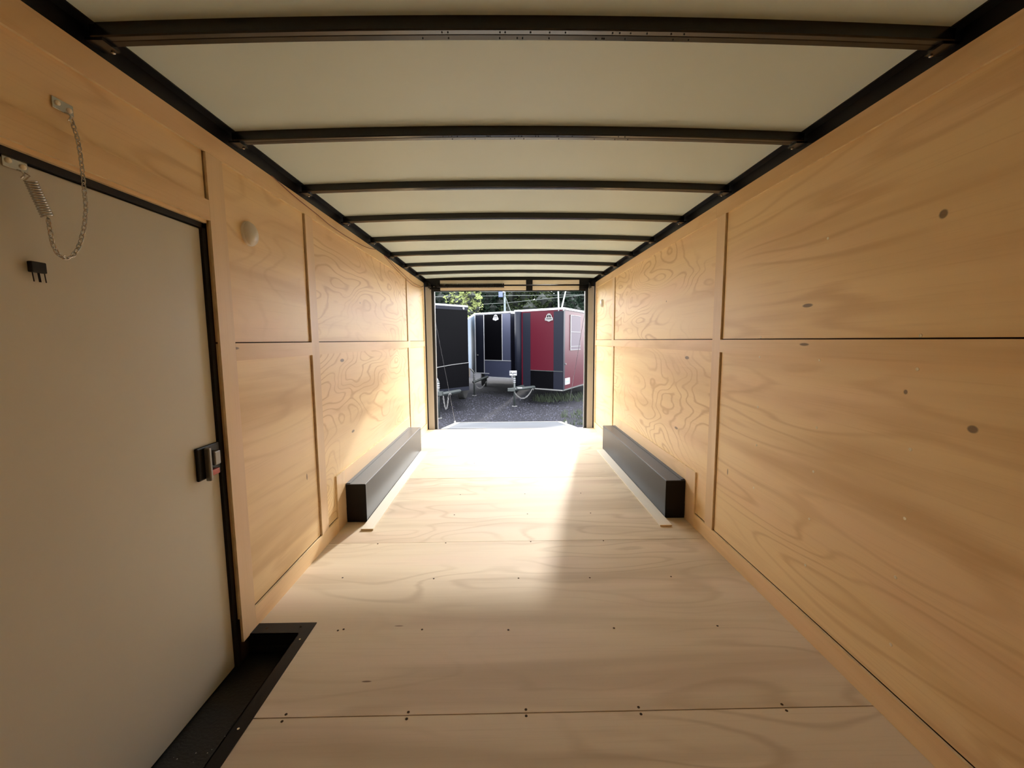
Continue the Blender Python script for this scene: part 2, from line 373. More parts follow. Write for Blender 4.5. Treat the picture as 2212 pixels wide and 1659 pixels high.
# ------------------------------------------------------------------ side door
d1 = MB().box(-1.245,-1.212,0.735,1.634,-.095,1.680).build('door_1', M['door'], kind='structure', bevel=.004)
fr = MB().box(-1.24,-1.203,1.636,1.655,-.10,1.7125).box(-1.24,-1.203,0.70,1.655,1.683,1.7125).box(-1.24,-1.203,0.70,0.733,-.10,1.7125)
fr.build('door_frame', M['black_matt'], d1)
lt = MB().box(-1.2125,-1.200,1.510,1.632,0.742,0.868).build('latch', M['black'], d1, label='black lever latch of the side door', bevel=.006)
MB().box(-1.200,-1.180,1.543,1.558,0.735,0.862).build('handle', M['alu_dull'], lt, bevel=.004)
MB().box(-1.200,-1.184,1.578,1.612,0.785,0.840).build('knob', M['alu_dull'], lt, bevel=.005)
MB().box(-1.200,-1.186,1.560,1.604,0.750,0.772).build('lock_tab', M['red'], lt, bevel=.003)

# ------------------------------------------------------------------ wheel boxes
for sx, side in ((-1,'on the left, under the sunlit wall'),(1,'on the right, under the shaded wall')):
    t = thing('wheel_box', 'long black steel wheel box ' + side, 'wheel box', (sx*1.12,3.76,0), 'wheel boxes along the side walls')
    MB().box(sx*1.045,sx*(HW-.001),2.815,4.72,0.0008,0.273).build('box_body', M['fender'], t, bevel=.004)
    MB().box(sx*1.0435,sx*(HW-.001),2.8145,2.8185,0.004,0.269).build('shaded_end', M['black'], t, label='flat black sheet for the unlit end face')  # shade of the unlit near end, put into a blacker sheet
    MB().box(sx*1.155,sx*(HW-.0008),2.83,4.70,0.2735,0.277).build('top_flange', M['fender'], t)
    s = MB().box(sx*0.962,sx*1.0425,2.686,4.64,0.0008,0.011).build('floor_strip', M['pale'],
        label='pale wooden strip on the floor along the %s wheel box' % ('left' if sx < 0 else 'right'), cat='wood strip', group='floor strips beside the wheel boxes')
    s.data.materials.append(M['edge'])
    for p in s.data.polygons:
        if abs(p.normal.y) > 0.5: p.material_index = 1

# ------------------------------------------------------------------ dome lamps
for (sx, y, z, lab) in ((-1,1.905,1.725,'round grey dome lamp on the left wall past the side door'),(1,5.465,1.723,'small round dome lamp on the right wall near the rear opening')):
    r = 0.052
    t = thing('dome_lamp', lab, 'lamp', (sx*(HW+PT),y,z), 'dome lamps on the walls')
    xw = sx*(HW+PT-.0002)
    MB().lathe([(r,0),(r,.008),(r*.97,.011),(r*.94,.011)], (xw,y,z), (-sx,0,0), 40).build('base_ring', M['lamp_rim'], t, smooth=False)
    MB().lathe([(r*.94,.008)] + [(r*.94*math.cos(a), .010+.022*math.sin(a)) for a in [i*math.pi/2/8 for i in range(8)]] + [(0.001,.032)], (xw,y,z), (-sx,0,0), 40).build('lens', M['lamp'], t, smooth=True)

# ------------------------------------------------------------------ chain and spring door check
t = thing('door_chain', 'thin steel chain with coil spring hanging at the top of the side door', 'chain', (-1.165,1.1,1.46))
def bracket(y, z, x):
    o = MB().box(x, x+.003, y-.026, y+.026, z-.014, z+.014).build('bracket', M['chrome'], t, bevel=.001)
    MB().lathe([(.006,0),(.006,.003),(.003,.005)], (x+.003,y-.014,z+.002), (1,0,0), 10).build('screw', M['steel'], o)
    MB().lathe([(.006,0),(.006,.003),(.003,.005)], (x+.003,y+.015,z-.002), (1,0,0), 10).build('screw', M['steel'], o)
    MB().tube([(x+.003,y+.004,z-.012),(x+.012,y+.004,z-.016),(x+.016,y+.004,z-.024),(x+.008,y+.004,z-.030)], .002, 6).build('eye', M['chrome'], o)
bracket(1.146, 1.852, -1.1905); bracket(1.040, 1.672, -1.2115)
path = [Vector(p) for p in ((-1.175,1.150,1.826),(-1.165,1.151,1.777),(-1.160,1.149,1.73),(-1.158,1.147,1.684),(-1.156,1.144,1.603),(-1.156,1.134,1.554),(-1.156,1.116,1.503),
        (-1.156,1.098,1.475),(-1.156,1.078,1.463),(-1.156,1.062,1.468),(-1.157,1.052,1.490),(-1.158,1.051,1.522),(-1.159,1.050,1.556))]
def resample(pts, step):
    out = [pts[0].copy()]; rem = step
    for a, b in zip(pts, pts[1:]):
        l = (b-a).length; s = rem
        while s <= l: out.append(a.lerp(b, s/l)); s += step
        rem = s - l
    return out
P = resample(path, 0.0135)
for i in range(len(P)-1):
    a, b = P[i], P[i+1]; tdir = (b-a).normalized(); c = (a+b)/2
    sd = Vector((1,0,0)) if i % 2 else Vector((1,0,0)).cross(tdir).normalized()
    lp = []
    for k in range(10):
        an = 2*math.pi*k/10; lp.append(c + tdir*math.cos(an)*.0098 + sd*math.sin(an)*.0048)
    MB().tube(lp, .0014, 5, closed=True).build('chain_link', M['chrome'], t, smooth=True)
a, b = Vector((-1.172,1.034,1.632)), Vector((-1.160,1.050,1.556))
ax = (b-a).normalized(); e = ax.orthogonal().normalized(); g = ax.cross(e)
hp = [a + ax*((b-a).length*k/168) + (e*math.cos(2*math.pi*k/12)+g*math.sin(2*math.pi*k/12))*.0105 for k in range(169)]
MB().tube(hp, .0019, 5).build('spring', M['chrome'], t, smooth=True)
MB().tube([hp[-1], b+Vector((0,0,.004)), b-Vector((0,0,.010)), b+Vector((.004,.004,-.016))], .0017, 5).build('hook', M['chrome'], t)
MB().tube([(-1.195,1.043,1.645),(-1.185,1.036,1.650),(-1.172,1.034,1.642),hp[0]], .0014, 5).build('hook', M['chrome'], t)
t = thing('hanging_tag', 'small black tag with thin prongs against the side door below the chain', 'tag', (-1.2,1.06,1.42))
MB().box(-1.2115,-1.200,1.040,1.074,1.426,1.452).build('block', M['black_matt'], t, bevel=.002)
for y in (1.044,1.056,1.059,1.071): MB().tube([(-1.205,y,1.428),(-1.204,y+.001,1.404)], .0012, 5).build('prong', M['black_matt'], t)

# ------------------------------------------------------------------ loose wires under the left top rail
def smooth_path(pts, n=8):
    pts = [Vector(p) for p in pts]; out = []
    for i in range(len(pts)-1):
        p0 = pts[max(i-1,0)]; p1 = pts[i]; p2 = pts[i+1]; p3 = pts[min(i+2,len(pts)-1)]
        for k in range(n):
            u = k/n; out.append(0.5*((2*p1)+(-p0+p2)*u+(2*p0-5*p1+4*p2-p3)*u*u+(-p0+3*p1-3*p2+p3)*u**3))
    return out + [pts[-1]]
WX = -HW + .004
for pts, lab in (([(2.101,2.043),(2.32,2.018),(2.595,2.002),(2.796,1.988),(3.123,1.988),(3.482,2.005),(3.731,2.043)], 'long thin brown wire sagging below the left top rail'),
                 ([(3.95,2.043),(4.059,2.022),(4.429,1.975),(4.879,1.934),(5.194,1.922),(5.60,1.95),(5.80,1.99)], 'thin brown wire hanging lowest near the rear left corner'),
                 ([(3.98,2.043),(4.171,2.030),(4.50,1.998),(4.95,1.965),(5.327,1.955),(5.70,1.975),(5.79,2.0)], 'thin brown wire close above the lowest one near the rear left corner')):
    MB().tube(smooth_path([(WX, y, z) for y, z in pts]), .0022, 6).build('wire', M['wire'], label=lab, cat='wire', group='wires under the left top rail', smooth=True)

# ------------------------------------------------------------------ torsion spring over the rear opening
t = thing('torsion_spring', 'black torsion spring and shaft in front of the rear header', 'spring', (0,YE-.03,2.0))
n = 300; MB().tube([(-1.00+.90*i/n, YE-.038+.025*math.cos(i*2*math.pi/6), 2.000+.025*math.sin(i*2*math.pi/6)) for i in range(n+1)], .0075, 5).build('coil', M['black'], t, smooth=True)
MB().tube([(-1.08,YE-.035,2.000),(1.08,YE-.035,2.000)], .0085, 10).build('shaft', M['black'], t, smooth=True)
MB().box(0.225,0.309,YE-.02,YE+.003,2.022,2.085).box(0.225,0.309,YE-.01,YE+.010,1.935,1.995).build('centre_bracket', M['black'], t)
MB().lathe([(.028,0),(.028,.02)], (-.10,YE-.035,2.000), (1,0,0), 16).build('winding_collar', M['black'], t)
for sx in (-1, 1):
    MB().box(sx*.957,sx*1.10,YE-.016,YE+.02,1.955,2.085).build('end_bracket', M['black'], t)
    MB().lathe([(.040,0),(.040,.006),(.030,.008),(.030,.03),(.040,.032),(.040,.038)], (sx*1.075,YE-.035,2.0), (sx,0,0), 20).build('cable_drum', M['black'], t)
MB().lathe([(.007,0),(.007,.004)], (-1.04,YE-.017,1.995), (0,-1,0), 8).build('bolt', M['steel'], t)

# ------------------------------------------------------------------ lowered ramp door and its cables
RZ = lambda y: -0.012 - 0.146*(y-5.90)
t = thing('ramp_door', 'lowered white ramp door outside the rear opening', 'ramp', (0,5.92,-.02))
def ramp_slab(x0, x1, y0, y1, up, th): return MB().slab([(x0,y0,RZ(y0)+up),(x1,y0,RZ(y0)+up),(x1,y1,RZ(y1)+up),(x0,y1,RZ(y1)+up)], (0,0,-th))
M['rampwhite'] = mat('ramp frame', (0.20,0.195,0.18), 0.5, spec=0.2)
M['ramp'] = mat('ramp face', (0.06,0.064,0.072), 0.6, spec=0.1, noise=0.1, nscale=4)  # grey-blue shadow on the white ramp is put into this colour
ramp_slab(-.95,.92,5.99,7.90,-.006,.04).build('deck', M['ramp'], t)
ramp_slab(-1.035,.995,5.90,6.02,0,.05).build('hinge_rail', M['rampwhite'], t)
ramp_slab(-1.035,-.95,6.02,7.92,0,.05).build('side_rail', M['rampwhite'], t)
ramp_slab(.92,.995,6.02,7.92,0,.05).build('side_rail', M['rampwhite'], t)
ramp_slab(-1.035,.995,7.90,7.98,0,.05).build('end_rail', M['rampwhite'], t)
MB().slab([(-.98,7.985,RZ(8)),(.95,7.985,RZ(8)),(.90,8.20,RZ(8)-.06),(-.93,8.20,RZ(8)-.06)], (0,0,-.008)).build('ramp_flap', M['alu'], t)
MB().box(-1.06,-1.035,7.86,7.96,RZ(7.9)-.02,RZ(7.9)+.02).build('cable_anchor', M['rampwhite'], t)
MB().box(.995,1.02,7.30,7.40,RZ(7.35)-.02,RZ(7.35)+.02).build('cable_anchor', M['rampwhite'], t)
MB().box(-1.02,1.0,5.872,5.90,-.06,-.008).build('hinge', M['alu'], t)
MB().tube([(-1.105,YE-.03,1.97),(-1.048,7.90,RZ(7.9)+.02)], .003, 6).build('lift_cable', M['chrome'], label='thin steel lift cable slanting down to the left side of the ramp', cat='cable', group='ramp lift cables')
MB().tube([(1.085,YE-.03,1.97),(1.008,7.35,RZ(7.35)+.02)], .003, 6).build('lift_cable', M['chrome'], label='thin steel lift cable slanting down to the right side of the ramp', cat='cable', group='ramp lift cables')
pl = MB().box(-.845,-.76,5.63,5.665,.0005,.004).build('floor_plate', M['alu'], label='small flat metal plate on the floor at the rear opening', cat='plate', bevel=.001)

# ------------------------------------------------------------------ outside: ground
M['ground'] = mat('dark gravel', (0.013,0.013,0.017), 0.95, spec=0.1, noise=0.75, nscale=16, bump=1.0, bscale=30)
M['stone'] = mat('gravel stones', (0.045,0.046,0.062), 0.9, spec=0.1, noise=0.5, nscale=3)
mb = MB(); nxg, nyg = 60, 60; vs = []; fs = []
from mathutils import noise as mn
def gz(x, y): return -0.415 + 0.02*mn.noise(Vector((x*.5,y*.5,0))) + 0.012*mn.noise(Vector((x*2,y*2,3)))
gx = [-14 + 28*i/nxg for i in range(nxg+1)]; gy = [5.95 + 0.15*i if i < 50 else 13.45 + (i-50)*2.2 for i in range(nyg+1)]
for y in gy:
    for x in gx: vs.append((x, y, gz(x, y)))
for j in range(nyg):
    for i in range(nxg): a = j*(nxg+1)+i; fs.append((a,a+1,a+nxg+2,a+nxg+1))
ground = MB().add(vs, fs).build('ground', M['ground'], kind='structure', smooth=True)
far = MB().box(-80,80,-30,5.96,-.60,-.46).box(-80,-13.9,5.96,110,-.60,-.44).box(13.9,80,5.96,110,-.60,-.44).box(-13.9,13.9,35,110,-.60,-.43).build('outer_ground', M['ground'], ground)
mb = MB()
for i in range(9000):
    y = 7.2 + 6.5*R()**1.3; x = U(-2.6,2.9); s = U(.005,.017)*(1 if R() > .03 else 1.9); z = gz(x,y)
    an = U(0,6.28); c, q = math.cos(an), math.sin(an)
    loc = [(1,0,0),(0,.8,0),(-1,.1,0),(0,-.9,0),(.1,.1,.6)]
    mb.add([(x+(c*a-q*b)*s*U(.8,1.2), y+(q*a+c*b)*s*U(.8,1.2), z+h*s) for a,b,h in loc], [(0,1,4),(1,2,4),(2,3,4),(3,0,4)])
mb.build('gravel', M['stone'], label='loose gravel stones on the dark yard', cat='gravel', kind='stuff')
M['weed'] = mat('weed leaves', (0.020,0.030,0.014), 0.8, noise=0.5, nscale=2)
mb = MB()
def tuft(x, y, n, h, sp):
    for i in range(n):
        a = U(0,6.28); px, py = x+U(-sp,sp), y+U(-sp,sp); hh = h*U(.4,1); dx, dy = math.cos(a)*hh*.5, math.sin(a)*hh*.5; wd = .006
        z = gz(px,py); mb.add([(px-wd,py,z),(px+wd,py,z),(px+dx*.5+wd,py+dy*.5,z+hh*.6),(px+dx,py+dy,z+hh)], [(0,1,2),(0,2,3)])
for i in range(60): tuft(U(1.1,2.2), U(8.0,9.6), 7, .10, .06)
for i in range(70): tuft(U(.7,3.0), U(11.0,12.2), 9, .22, .08)
mb.build('weeds', M['weed'], label='green weeds growing in the gravel beside the red trailer', cat='weeds', kind='stuff')

# ------------------------------------------------------------------ outside: trailers
M['tb'] = mat('glossy black trailer skin', (0.0015,0.0015,0.002), 0.3, spec=0.02, noise=0.2, nscale=1.5)
M['tch'] = mat('dark trailer front skin', (0.006,0.007,0.012), 0.4, spec=0.08)
M['tred'] = mat('dark red trailer skin', (0.038,0.0035,0.008), 0.35, spec=0.08)
M['tblue'] = mat('pale blue white trailer skin', (0.065,0.095,0.14), 0.5, spec=0.1)
M['dia'] = mat('diamond plate', (0.03,0.035,0.065), 0.5, metal=0.2, bump=1.0, bscale=70)
M['rim'] = mat('roof rim', (0.30,0.31,0.33), 0.45)
M['owhite'] = mat('dull white print', (0.22,0.22,0.24), 0.6, spec=0.2)
M['ometal'] = mat('weathered zinc', (0.12,0.12,0.12), 0.5, metal=0.3)
M['tmet'] = mat('dark frame', (0.02,0.025,0.025), 0.5)
M['mauve_panel'] = mat('mauve white panel', (0.060,0.048,0.060), 0.5, spec=0.1)
M['blue'] = mat('blue print', (0.10,0.30,0.60), 0.5)
def wheel(par, x, y, rz, r=0.33):
    ax = Vector((math.cos(rz), math.sin(rz), 0))
    wz = gz(x,y)+r-.01
    o = MB().lathe([(r*.55,0),(r*.93,.0),(r,.03),(r,.17),(r*.93,.20),(r*.55,.20)], (x,y,wz), ax, 24).build('tyre', M['black_matt'], par)
    MB().lathe([(r*.55,.01),(r*.5,.03),(r*.15,.02),(r*.12,-.02)], (x,y,wz), ax, 16).build('wheel_rim', M['ometal'], o)
def jack(par, x, y, ztop, zlow, h=0.55, capmat=None):
    g = gz(x,y)
    o = MB().tube([(x,y,g+.02),(x,y,ztop)], .028, 10).build('jack', M['tmet'], par, smooth=True)
    MB().lathe([(.07,0),(.07,.015)], (x,y,g), (0,0,1), 12).build('foot', M['ometal'], o)
    for k in range(3): MB().lathe([(.034,0),(.034,.018)], (x,y,ztop-.16+.045*k), (0,0,1), 12).build('collar', M['owhite'], o)
    MB().tube([(x,y,ztop),(x-.03,y-.02,ztop+.05),(x-.10,y-.03,ztop+.13)], [.020,.026,.018], 8).build('crank', capmat or M['owhite'], o, smooth=True)
def chain_loop(par, a, b, low, r=.010):
    a, b = Vector(a), Vector(b); pts = []
    for i in range(25):
        u = i/24; p = a.lerp(b, u); p.z -= (4*u*(1-u))*((a.z+b.z)/2-low); pts.append(p)
    Q = resample(pts, .040)
    mbc = []
    for i in range(len(Q)-1):
        p, q = Q[i], Q[i+1]; td = (q-p).normalized(); c = (p+q)/2
        sd = td.orthogonal().normalized() if i % 2 else td.cross(td.orthogonal()).normalized()
        MB().tube([c + td*math.cos(2*math.pi*k/8)*.028 + sd*math.sin(2*math.pi*k/8)*.014 for k in range(8)], .0055, 4, closed=True).build('safety_chain_link', M['ometal'], par)
    MB().tube([b, b+Vector((.02,0,.04)), b+Vector((.05,0,.05)), b+Vector((.05,0,.015))], .008, 6).build('chain_hook', M['ometal'], par)
def strip_between(par, name, a, b, w_, z0, z1, out, ma):
    """thin panel standing on the vertical plane through points a, b (xy), pushed out by vector out"""
    o = Vector((*out, 0)); A, B = Vector((*a, 0)), Vector((*b, 0))
    return MB().slab([A+Vector((0,0,z0))+o*.0, B+Vector((0,0,z0)), B+Vector((0,0,z1)), A+Vector((0,0,z1))], o).build(name, ma, par)
def lerp2(a, b, u): return (a[0]+(b[0]-a[0])*u, a[1]+(b[1]-a[1])*u)
def crest(par, a, b, u, zc_, s, out, ma_w, ma_d):
    """shield badge: white dome over a ribbon, two dark marks inside"""
    A, B = Vector((*a,0)), Vector((*b,0)); t_ = (B-A).normalized(); c = A.lerp(B, u); c.z = zc_; o = Vector((*out,0)).normalized()
    def P(px, pz, d): return c + t_*px*s + Vector((0,0,1))*pz*s + o*d
    shape = [(-1,-.55),(-.55,-.62),(0,-.85),(.55,-.62),(1,-.55),(.95,.0),(.7,.1),(.62,.5),(.35,.82),(0,.92),(-.35,.82),(-.62,.5),(-.7,.1),(-.95,.0)]
    n = len(shape)
    MB().add([P(x,z,.014) for x,z in shape]+[P(x,z,.022) for x,z in shape], [tuple(range(n)),tuple(range(2*n-1,n-1,-1))]+[(i,(i+1)%n,n+(i+1)%n,n+i) for i in range(n)]).build('crest', ma_w, par)
    for sh in ([(-.48,.1),(-.12,.1),(-.10,.62),(-.30,.60)], [(.12,.1),(.48,.1),(.34,.58),(.10,.62)], [(-.7,-.25),(.7,-.25),(.66,-.14),(-.66,-.14)]):
        MB().add([P(x,z,.023) for x,z in sh]+[P(x,z,.026) for x,z in sh], [(0,1,2,3),(7,6,5,4),(0,1,5,4),(1,2,6,5),(2,3,7,6),(3,0,4,7)]).build('crest_mark', ma_d, par)

# black trailer at the left
a, b = (-1.98,8.98), (-0.955,10.02)
t = thing('cargo_trailer', 'black cargo trailer standing closest on the left outside the opening', 'trailer', (-1.9,10.2,-.4), 'parked cargo trailers')
out = Vector((b[1]-a[1], -(b[0]-a[0]))).normalized()*.01
body = MB().prism([a,b,(b[0]-.5,b[1]+4.6),(a[0]-2.0,a[1]+4.2)], .09, 2.04).build('trailer_body', M['tb'], t)
MB().prism([lerp2(a,b,-.01),lerp2(a,b,1.01),(b[0]-.49,b[1]+4.62),(a[0]-2.0,a[1]+4.22)], 2.035, 2.075).build('roof_rim', M['rim'], t)
strip_between(t, 'nose_band', a, b, 0, 1.96, 2.033, out, M['tch'])
strip_between(t, 'stone_guard', a, b, 0, .16, .75, out, M['tb'])
strip_between(t, 'lower_rail', a, b, 0, .07, .16, out*1.5, M['tch'])
MB().lathe([(.03,0),(.03,.015)], (b[0]-.09,b[1]-.11,2.0), (out.x,out.y,0), 10).build('clearance_lamp', M['ometal'], t)
MB().tube([(-1.60,9.30,.66),(-1.30,9.66,.70),(-.93,10.0,.73)], .008, 6).build('tow_cord', M['ometal'], t)
MB().tube([(-1.55,8.88,.10),(-1.15,9.75,.08)], .045, 6).tube([(-1.55,8.88,.10),(-1.75,9.3,.08)], .045, 6).build('tongue', M['tmet'], t)
MB().box(-1.60,-1.42,8.78,9.0,.10,.17).build('coupler', M['tmet'], t)
jack(t, -1.52, 8.94, .40, 0, capmat=M['owhite'])
chain_loop(t, (-1.40,8.84,.08), (-1.29,8.86,.09), -.20)
wheel(t, -1.42, 12.0, -.15)

# middle trailer: dark front with black centre and pale rims
a, b = (-1.007,13.2), (0.10,12.36)
t = thing('cargo_trailer', 'blue grey cargo trailer with black centre panel and white crest, between the two others', 'trailer', (-.4,14,-.4), 'parked cargo trailers')
out = Vector((b[1]-a[1], -(b[0]-a[0]))).normalized()*.012
MB().prism([a,b,(b[0]+.18,b[1]+.25),(1.0,17.2),(-1.73,17.6)], .22, 2.06).build('trailer_body', M['tch'], t)
MB().slab([(-1.02,13.22,.24),(-1.74,17.6,.24),(-1.74,17.6,2.02),(-1.02,13.22,2.02)], (-.012,0,0)).build('side_skin', M['tblue'], t, label='pale blue white side wall')
MB().prism([lerp2(a,b,-.015),lerp2(a,b,1.0),(b[0]+.23,b[1]+.2),(1.05,17.2),(-1.76,17.6)], 2.03, 2.10).build('roof_rim', M['rim'], t)
strip_between(t, 'diamond_plate', lerp2(a,b,.27), lerp2(a,b,1.0), 0, .14, .64, out, M['dia'])
strip_between(t, 'front_panel', lerp2(a,b,.02), lerp2(a,b,.25), 0, .26, 2.03, out, M['tch'])
strip_between(t, 'front_panel', lerp2(a,b,.78), lerp2(a,b,.99), 0, .66, 2.03, out, M['dia'])
strip_between(t, 'black_panel', lerp2(a,b,.275), lerp2(a,b,.755), 0, .665, 2.03, out, M['tb'])
for u in (.0,.255,.765): strip_between(t, 'edge_trim', lerp2(a,b,u), lerp2(a,b,u+.012), 0, .24 if u < .7 else .64, 2.03, out*1.6, M['rim'])
strip_between(t, 'edge_trim', lerp2(a,b,.27), lerp2(a,b,1.0), 0, .638, .655, out*1.6, M['rim'])
strip_between(t, 'edge_trim', lerp2(a,b,.0), lerp2(a,b,.40), 0, .225, .25, out*1.7, M['rim'])
strip_between(t, 'edge_trim', lerp2(a,b,.39), lerp2(a,b,1.02), 0, .12, .145, out*1.7, M['rim'])
strip_between(t, 'lock', lerp2(a,b,.06), lerp2(a,b,.09), 0, .78, .82, out*3, M['ometal'])
crest(t, a, b, .60, 1.925, .105, out, M['rim'], M['tch'])
MB().tube([(-1.05,12.55,.0),(-.62,12.9,.14)], .04, 6).build('tongue', M['tmet'], t)
chain_loop(t, (-1.0,12.4,.0), (-.68,12.45,-.02), -.17)
jack(t, -1.02, 12.6, .28, 0, capmat=M['ometal'])
wheel(t, -.95, 15.2, .0)

# red trailer at the right: a two-faced nose with a black post
p1, p0, p3 = (0.392,10.9), (1.335,10.2), (2.75,12.75)
t = thing('cargo_trailer', 'dark red cargo trailer with black bands on its nose, at the right', 'trailer', (1.5,12,-.4), 'parked cargo trailers')
MB().prism([(.20,11.05),p1,p0,p3,(3.6,15.6),(1.3,16.5)], .02, 2.0).build('trailer_body', M['tred'], t)
MB().prism([(.17,11.05),lerp2(p0,p1,1.01),(p0[0]+.01,p0[1]-.03),(p3[0]+.03,p3[1]-.02),(3.63,15.6),(1.3,16.53)], 1.985, 2.035).build('roof_rim', M['rim'], t)
out = Vector((p0[1]-p1[1], -(p0[0]-p1[0]))).normalized()*.010
MB().tube([(.27,10.97,.0),(.27,10.97,1.985)], .095, 14).build('nose_post', M['tch'], t, smooth=True)
strip_between(t, 'black_panel', p1, lerp2(p1,p0,.20), 0, .03, 1.95, out, M['tch'])
strip_between(t, 'red_panel', lerp2(p1,p0,.20), lerp2(p1,p0,.78), 0, .48, 1.95, out*.7, M['tred'])
strip_between(t, 'black_panel', lerp2(p1,p0,.78), lerp2(p1,p0,1.0), 0, .03, 1.95, out, M['tch'])
strip_between(t, 'stone_guard', lerp2(p1,p0,.20), lerp2(p1,p0,.78), 0, .02, .48, out, M['tb'])
strip_between(t, 'edge_trim', lerp2(p1,p0,.2), lerp2(p1,p0,1.0), 0, .474, .49, out*1.6, M['tmet'])
strip_between(t, 'edge_trim', lerp2(p1,p0,.0), lerp2(p1,p0,1.0), 0, .0, .03, out*1.6, M['ometal'])
crest(t, p1, p0, .67, 1.80, .115, out, M['ometal'], M['tb'])
os_ = Vector((p3[1]-p0[1], -(p3[0]-p0[0]))).normalized()*.010
def side(u): return lerp2(p0, p3, u)
strip_between(t, 'corner_post', side(0), side(.035), 0, .02, 1.985, os_*1.2, M['tch'])
pw = strip_between(t, 'pale_panel', side(.17), side(.43), 0, 1.00, 1.88, os_, M['mauve_panel'])  # pale mauve rectangle with thin bars laid on the red side wall
for z in (.99, 1.08, 1.45, 1.87): strip_between(t, 'panel_bar', side(.165), side(.435), 0, z, z+.012, os_*1.6, M['ometal'])
strip_between(t, 'panel_bar', side(.165), side(.18), 0, 1.0, 1.88, os_*1.6, M['ometal'])
strip_between(t, 'lower_rail', side(.0), side(1.0), 0, .0, .03, os_*1.4, M['tmet'])
strip_between(t, 'sticker', side(.045), side(.16), 0, .14, .30, os_*1.3, M['owhite'])
strip_between(t, 'sticker_band', side(.055), side(.15), 0, .19, .23, os_*1.6, M['blue'])
MB().lathe([(.02,0),(.02,.03)], (*side(.05), .66), (os_.x,os_.y,0), 10).build('bolt', M['ometal'], t)
for u in (.82,.93): MB().lathe([(.016,0),(.016,.02)], (*lerp2(p1,p0,u+.08), 1.965), (out.x,out.y,0), 8).build('clearance_lamp', M['ometal'], t)
MB().tube([(.06,10.30,.03),(.75,10.75,.05)], .045, 6).tube([(.06,10.30,.03),(.45,11.0,.05)], .045, 6).build('tongue', M['tmet'], t)
MB().box(-.02,.16,10.24,10.36,.0,.07).build('coupler', M['tmet'], t)
MB().box(.22,.34,10.33,10.36,.06,.085).build('reflector', M['owhite'], t)
jack(t, .15, 10.42, .36, 0, capmat=M['ometal'])
MB().box(.03,.21,10.38,10.39,.38,.50).build('tongue_label', M['owhite'], t)
MB().box(.04,.20,10.376,10.38,.43,.445).build('label_band', M['tch'], t)
chain_loop(t, (.15,10.3,-.03), (.57,10.34,.0), -.19)
wheel(t, 2.55, 13.4, -.6)

# ------------------------------------------------------------------ outside: pole, lines, birches
M['pole'] = mat('weathered pole', (0.13,0.16,0.17), 0.6, noise=0.2)
M['box'] = mat('blue grey box', (0.05,0.07,0.17), 0.5)
M['line'] = mat('line', (0.08,0.09,0.085), 0.6)
t = thing('utility_pole', 'tall pale utility pole with a blue box behind the trailers', 'pole', (-.09,26,-.45))
MB().tube([(-.05,26,-.45),(-.09,26,4.4),(-.11,26,7.0)], [.07,.062,.055], 10).build('pole', M['pole'], t, smooth=True)
MB().box(-.45,-.20,25.75,25.95,3.85,4.55).build('transformer_box', M['box'], t, bevel=.03)
MB().box(-.22,-.08,25.8,25.9,4.15,4.22).build('bracket', M['alu'], t)
MB().tube([(-.05,26,3.9),(.42,26.2,2.6),(1.5,26.6,-.4)], .028, 5).build('guy_wire', M['line'], t)
for (za, zb_, zc2, lab) in ((4.20,4.19,4.22,'topmost of the thin power lines before the trees'),(3.92,3.95,3.98,'second highest of the thin power lines before the trees'),
                         (3.30,3.52,4.0,'lowest power line, rising to the right before the trees')):
    MB().tube([(-16,25.9,za),(-4.5,25.9,za),(0,25.9,zb_),(5,25.9,zc2),(16,25.9,zc2+.6)], .012, 5).build('power_line', M['line'], label=lab, cat='power line', group='power lines before the trees')
M['birch'] = mat('birch bark', (0.26,0.29,0.27), 0.6, noise=0.15, nscale=6)
for pts, lab in (([(3.53,28,-.45),(3.49,28,3.3),(3.45,28,4.5),(3.35,28,7.5)], 'slim white birch trunk, upright, above the red trailer'),
                 ([(3.1,28,-.45),(3.70,28,3.4),(3.93,28,4.4),(4.5,28,7.2)], 'slim white birch trunk leaning right above the red trailer'),
                 ([(5.35,28,-.45),(5.28,28,3.3),(5.24,28,4.5),(5.2,28,7.5)], 'slim white birch trunk next to the right door post')):
    MB().tube(pts, [.07,.05,.045,.03], 8).build('birch_trunk', M['birch'], label=lab, cat='tree', group='birch trunks above the red trailer', smooth=True)

# ------------------------------------------------------------------ outside: trees
def leafmat(name, c1, c2, trans):
    ma = bpy.data.materials.new(name); ma.use_nodes = True; t = ma.node_tree; N = t.nodes; L = t.links; b = N['Principled BSDF']
    tc = N.new('ShaderNodeTexCoord'); n = N.new('ShaderNodeTexNoise'); n.inputs['Scale'].default_value = 1.6; n.inputs['Detail'].default_value = 5
    L.new(tc.outputs['Object'], n.inputs['Vector']); mx = N.new('ShaderNodeMix'); mx.data_type = 'RGBA'
    mx.inputs[6].default_value = (*c1,1); mx.inputs[7].default_value = (*c2,1); L.new(n.outputs['Fac'], mx.inputs[0])
    L.new(mx.outputs[2], b.inputs['Base Color']); b.inputs['Roughness'].default_value = 0.6; b.inputs['Specular IOR Level'].default_value = 0.03
    tr_ = N.new('ShaderNodeBsdfTranslucent'); L.new(mx.outputs[2], tr_.inputs['Color'])
    ms = N.new('ShaderNodeMixShader'); ms.inputs[0].default_value = trans
    L.new(b.outputs[0], ms.inputs[1]); L.new(tr_.outputs[0], ms.inputs[2]); L.new(ms.outputs[0], N['Material Output'].inputs['Surface'])
    return ma
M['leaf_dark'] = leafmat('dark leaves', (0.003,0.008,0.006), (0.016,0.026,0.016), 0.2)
M['leaf_mid'] = leafmat('mid leaves', (0.006,0.012,0.006), (0.026,0.034,0.014), 0.2)
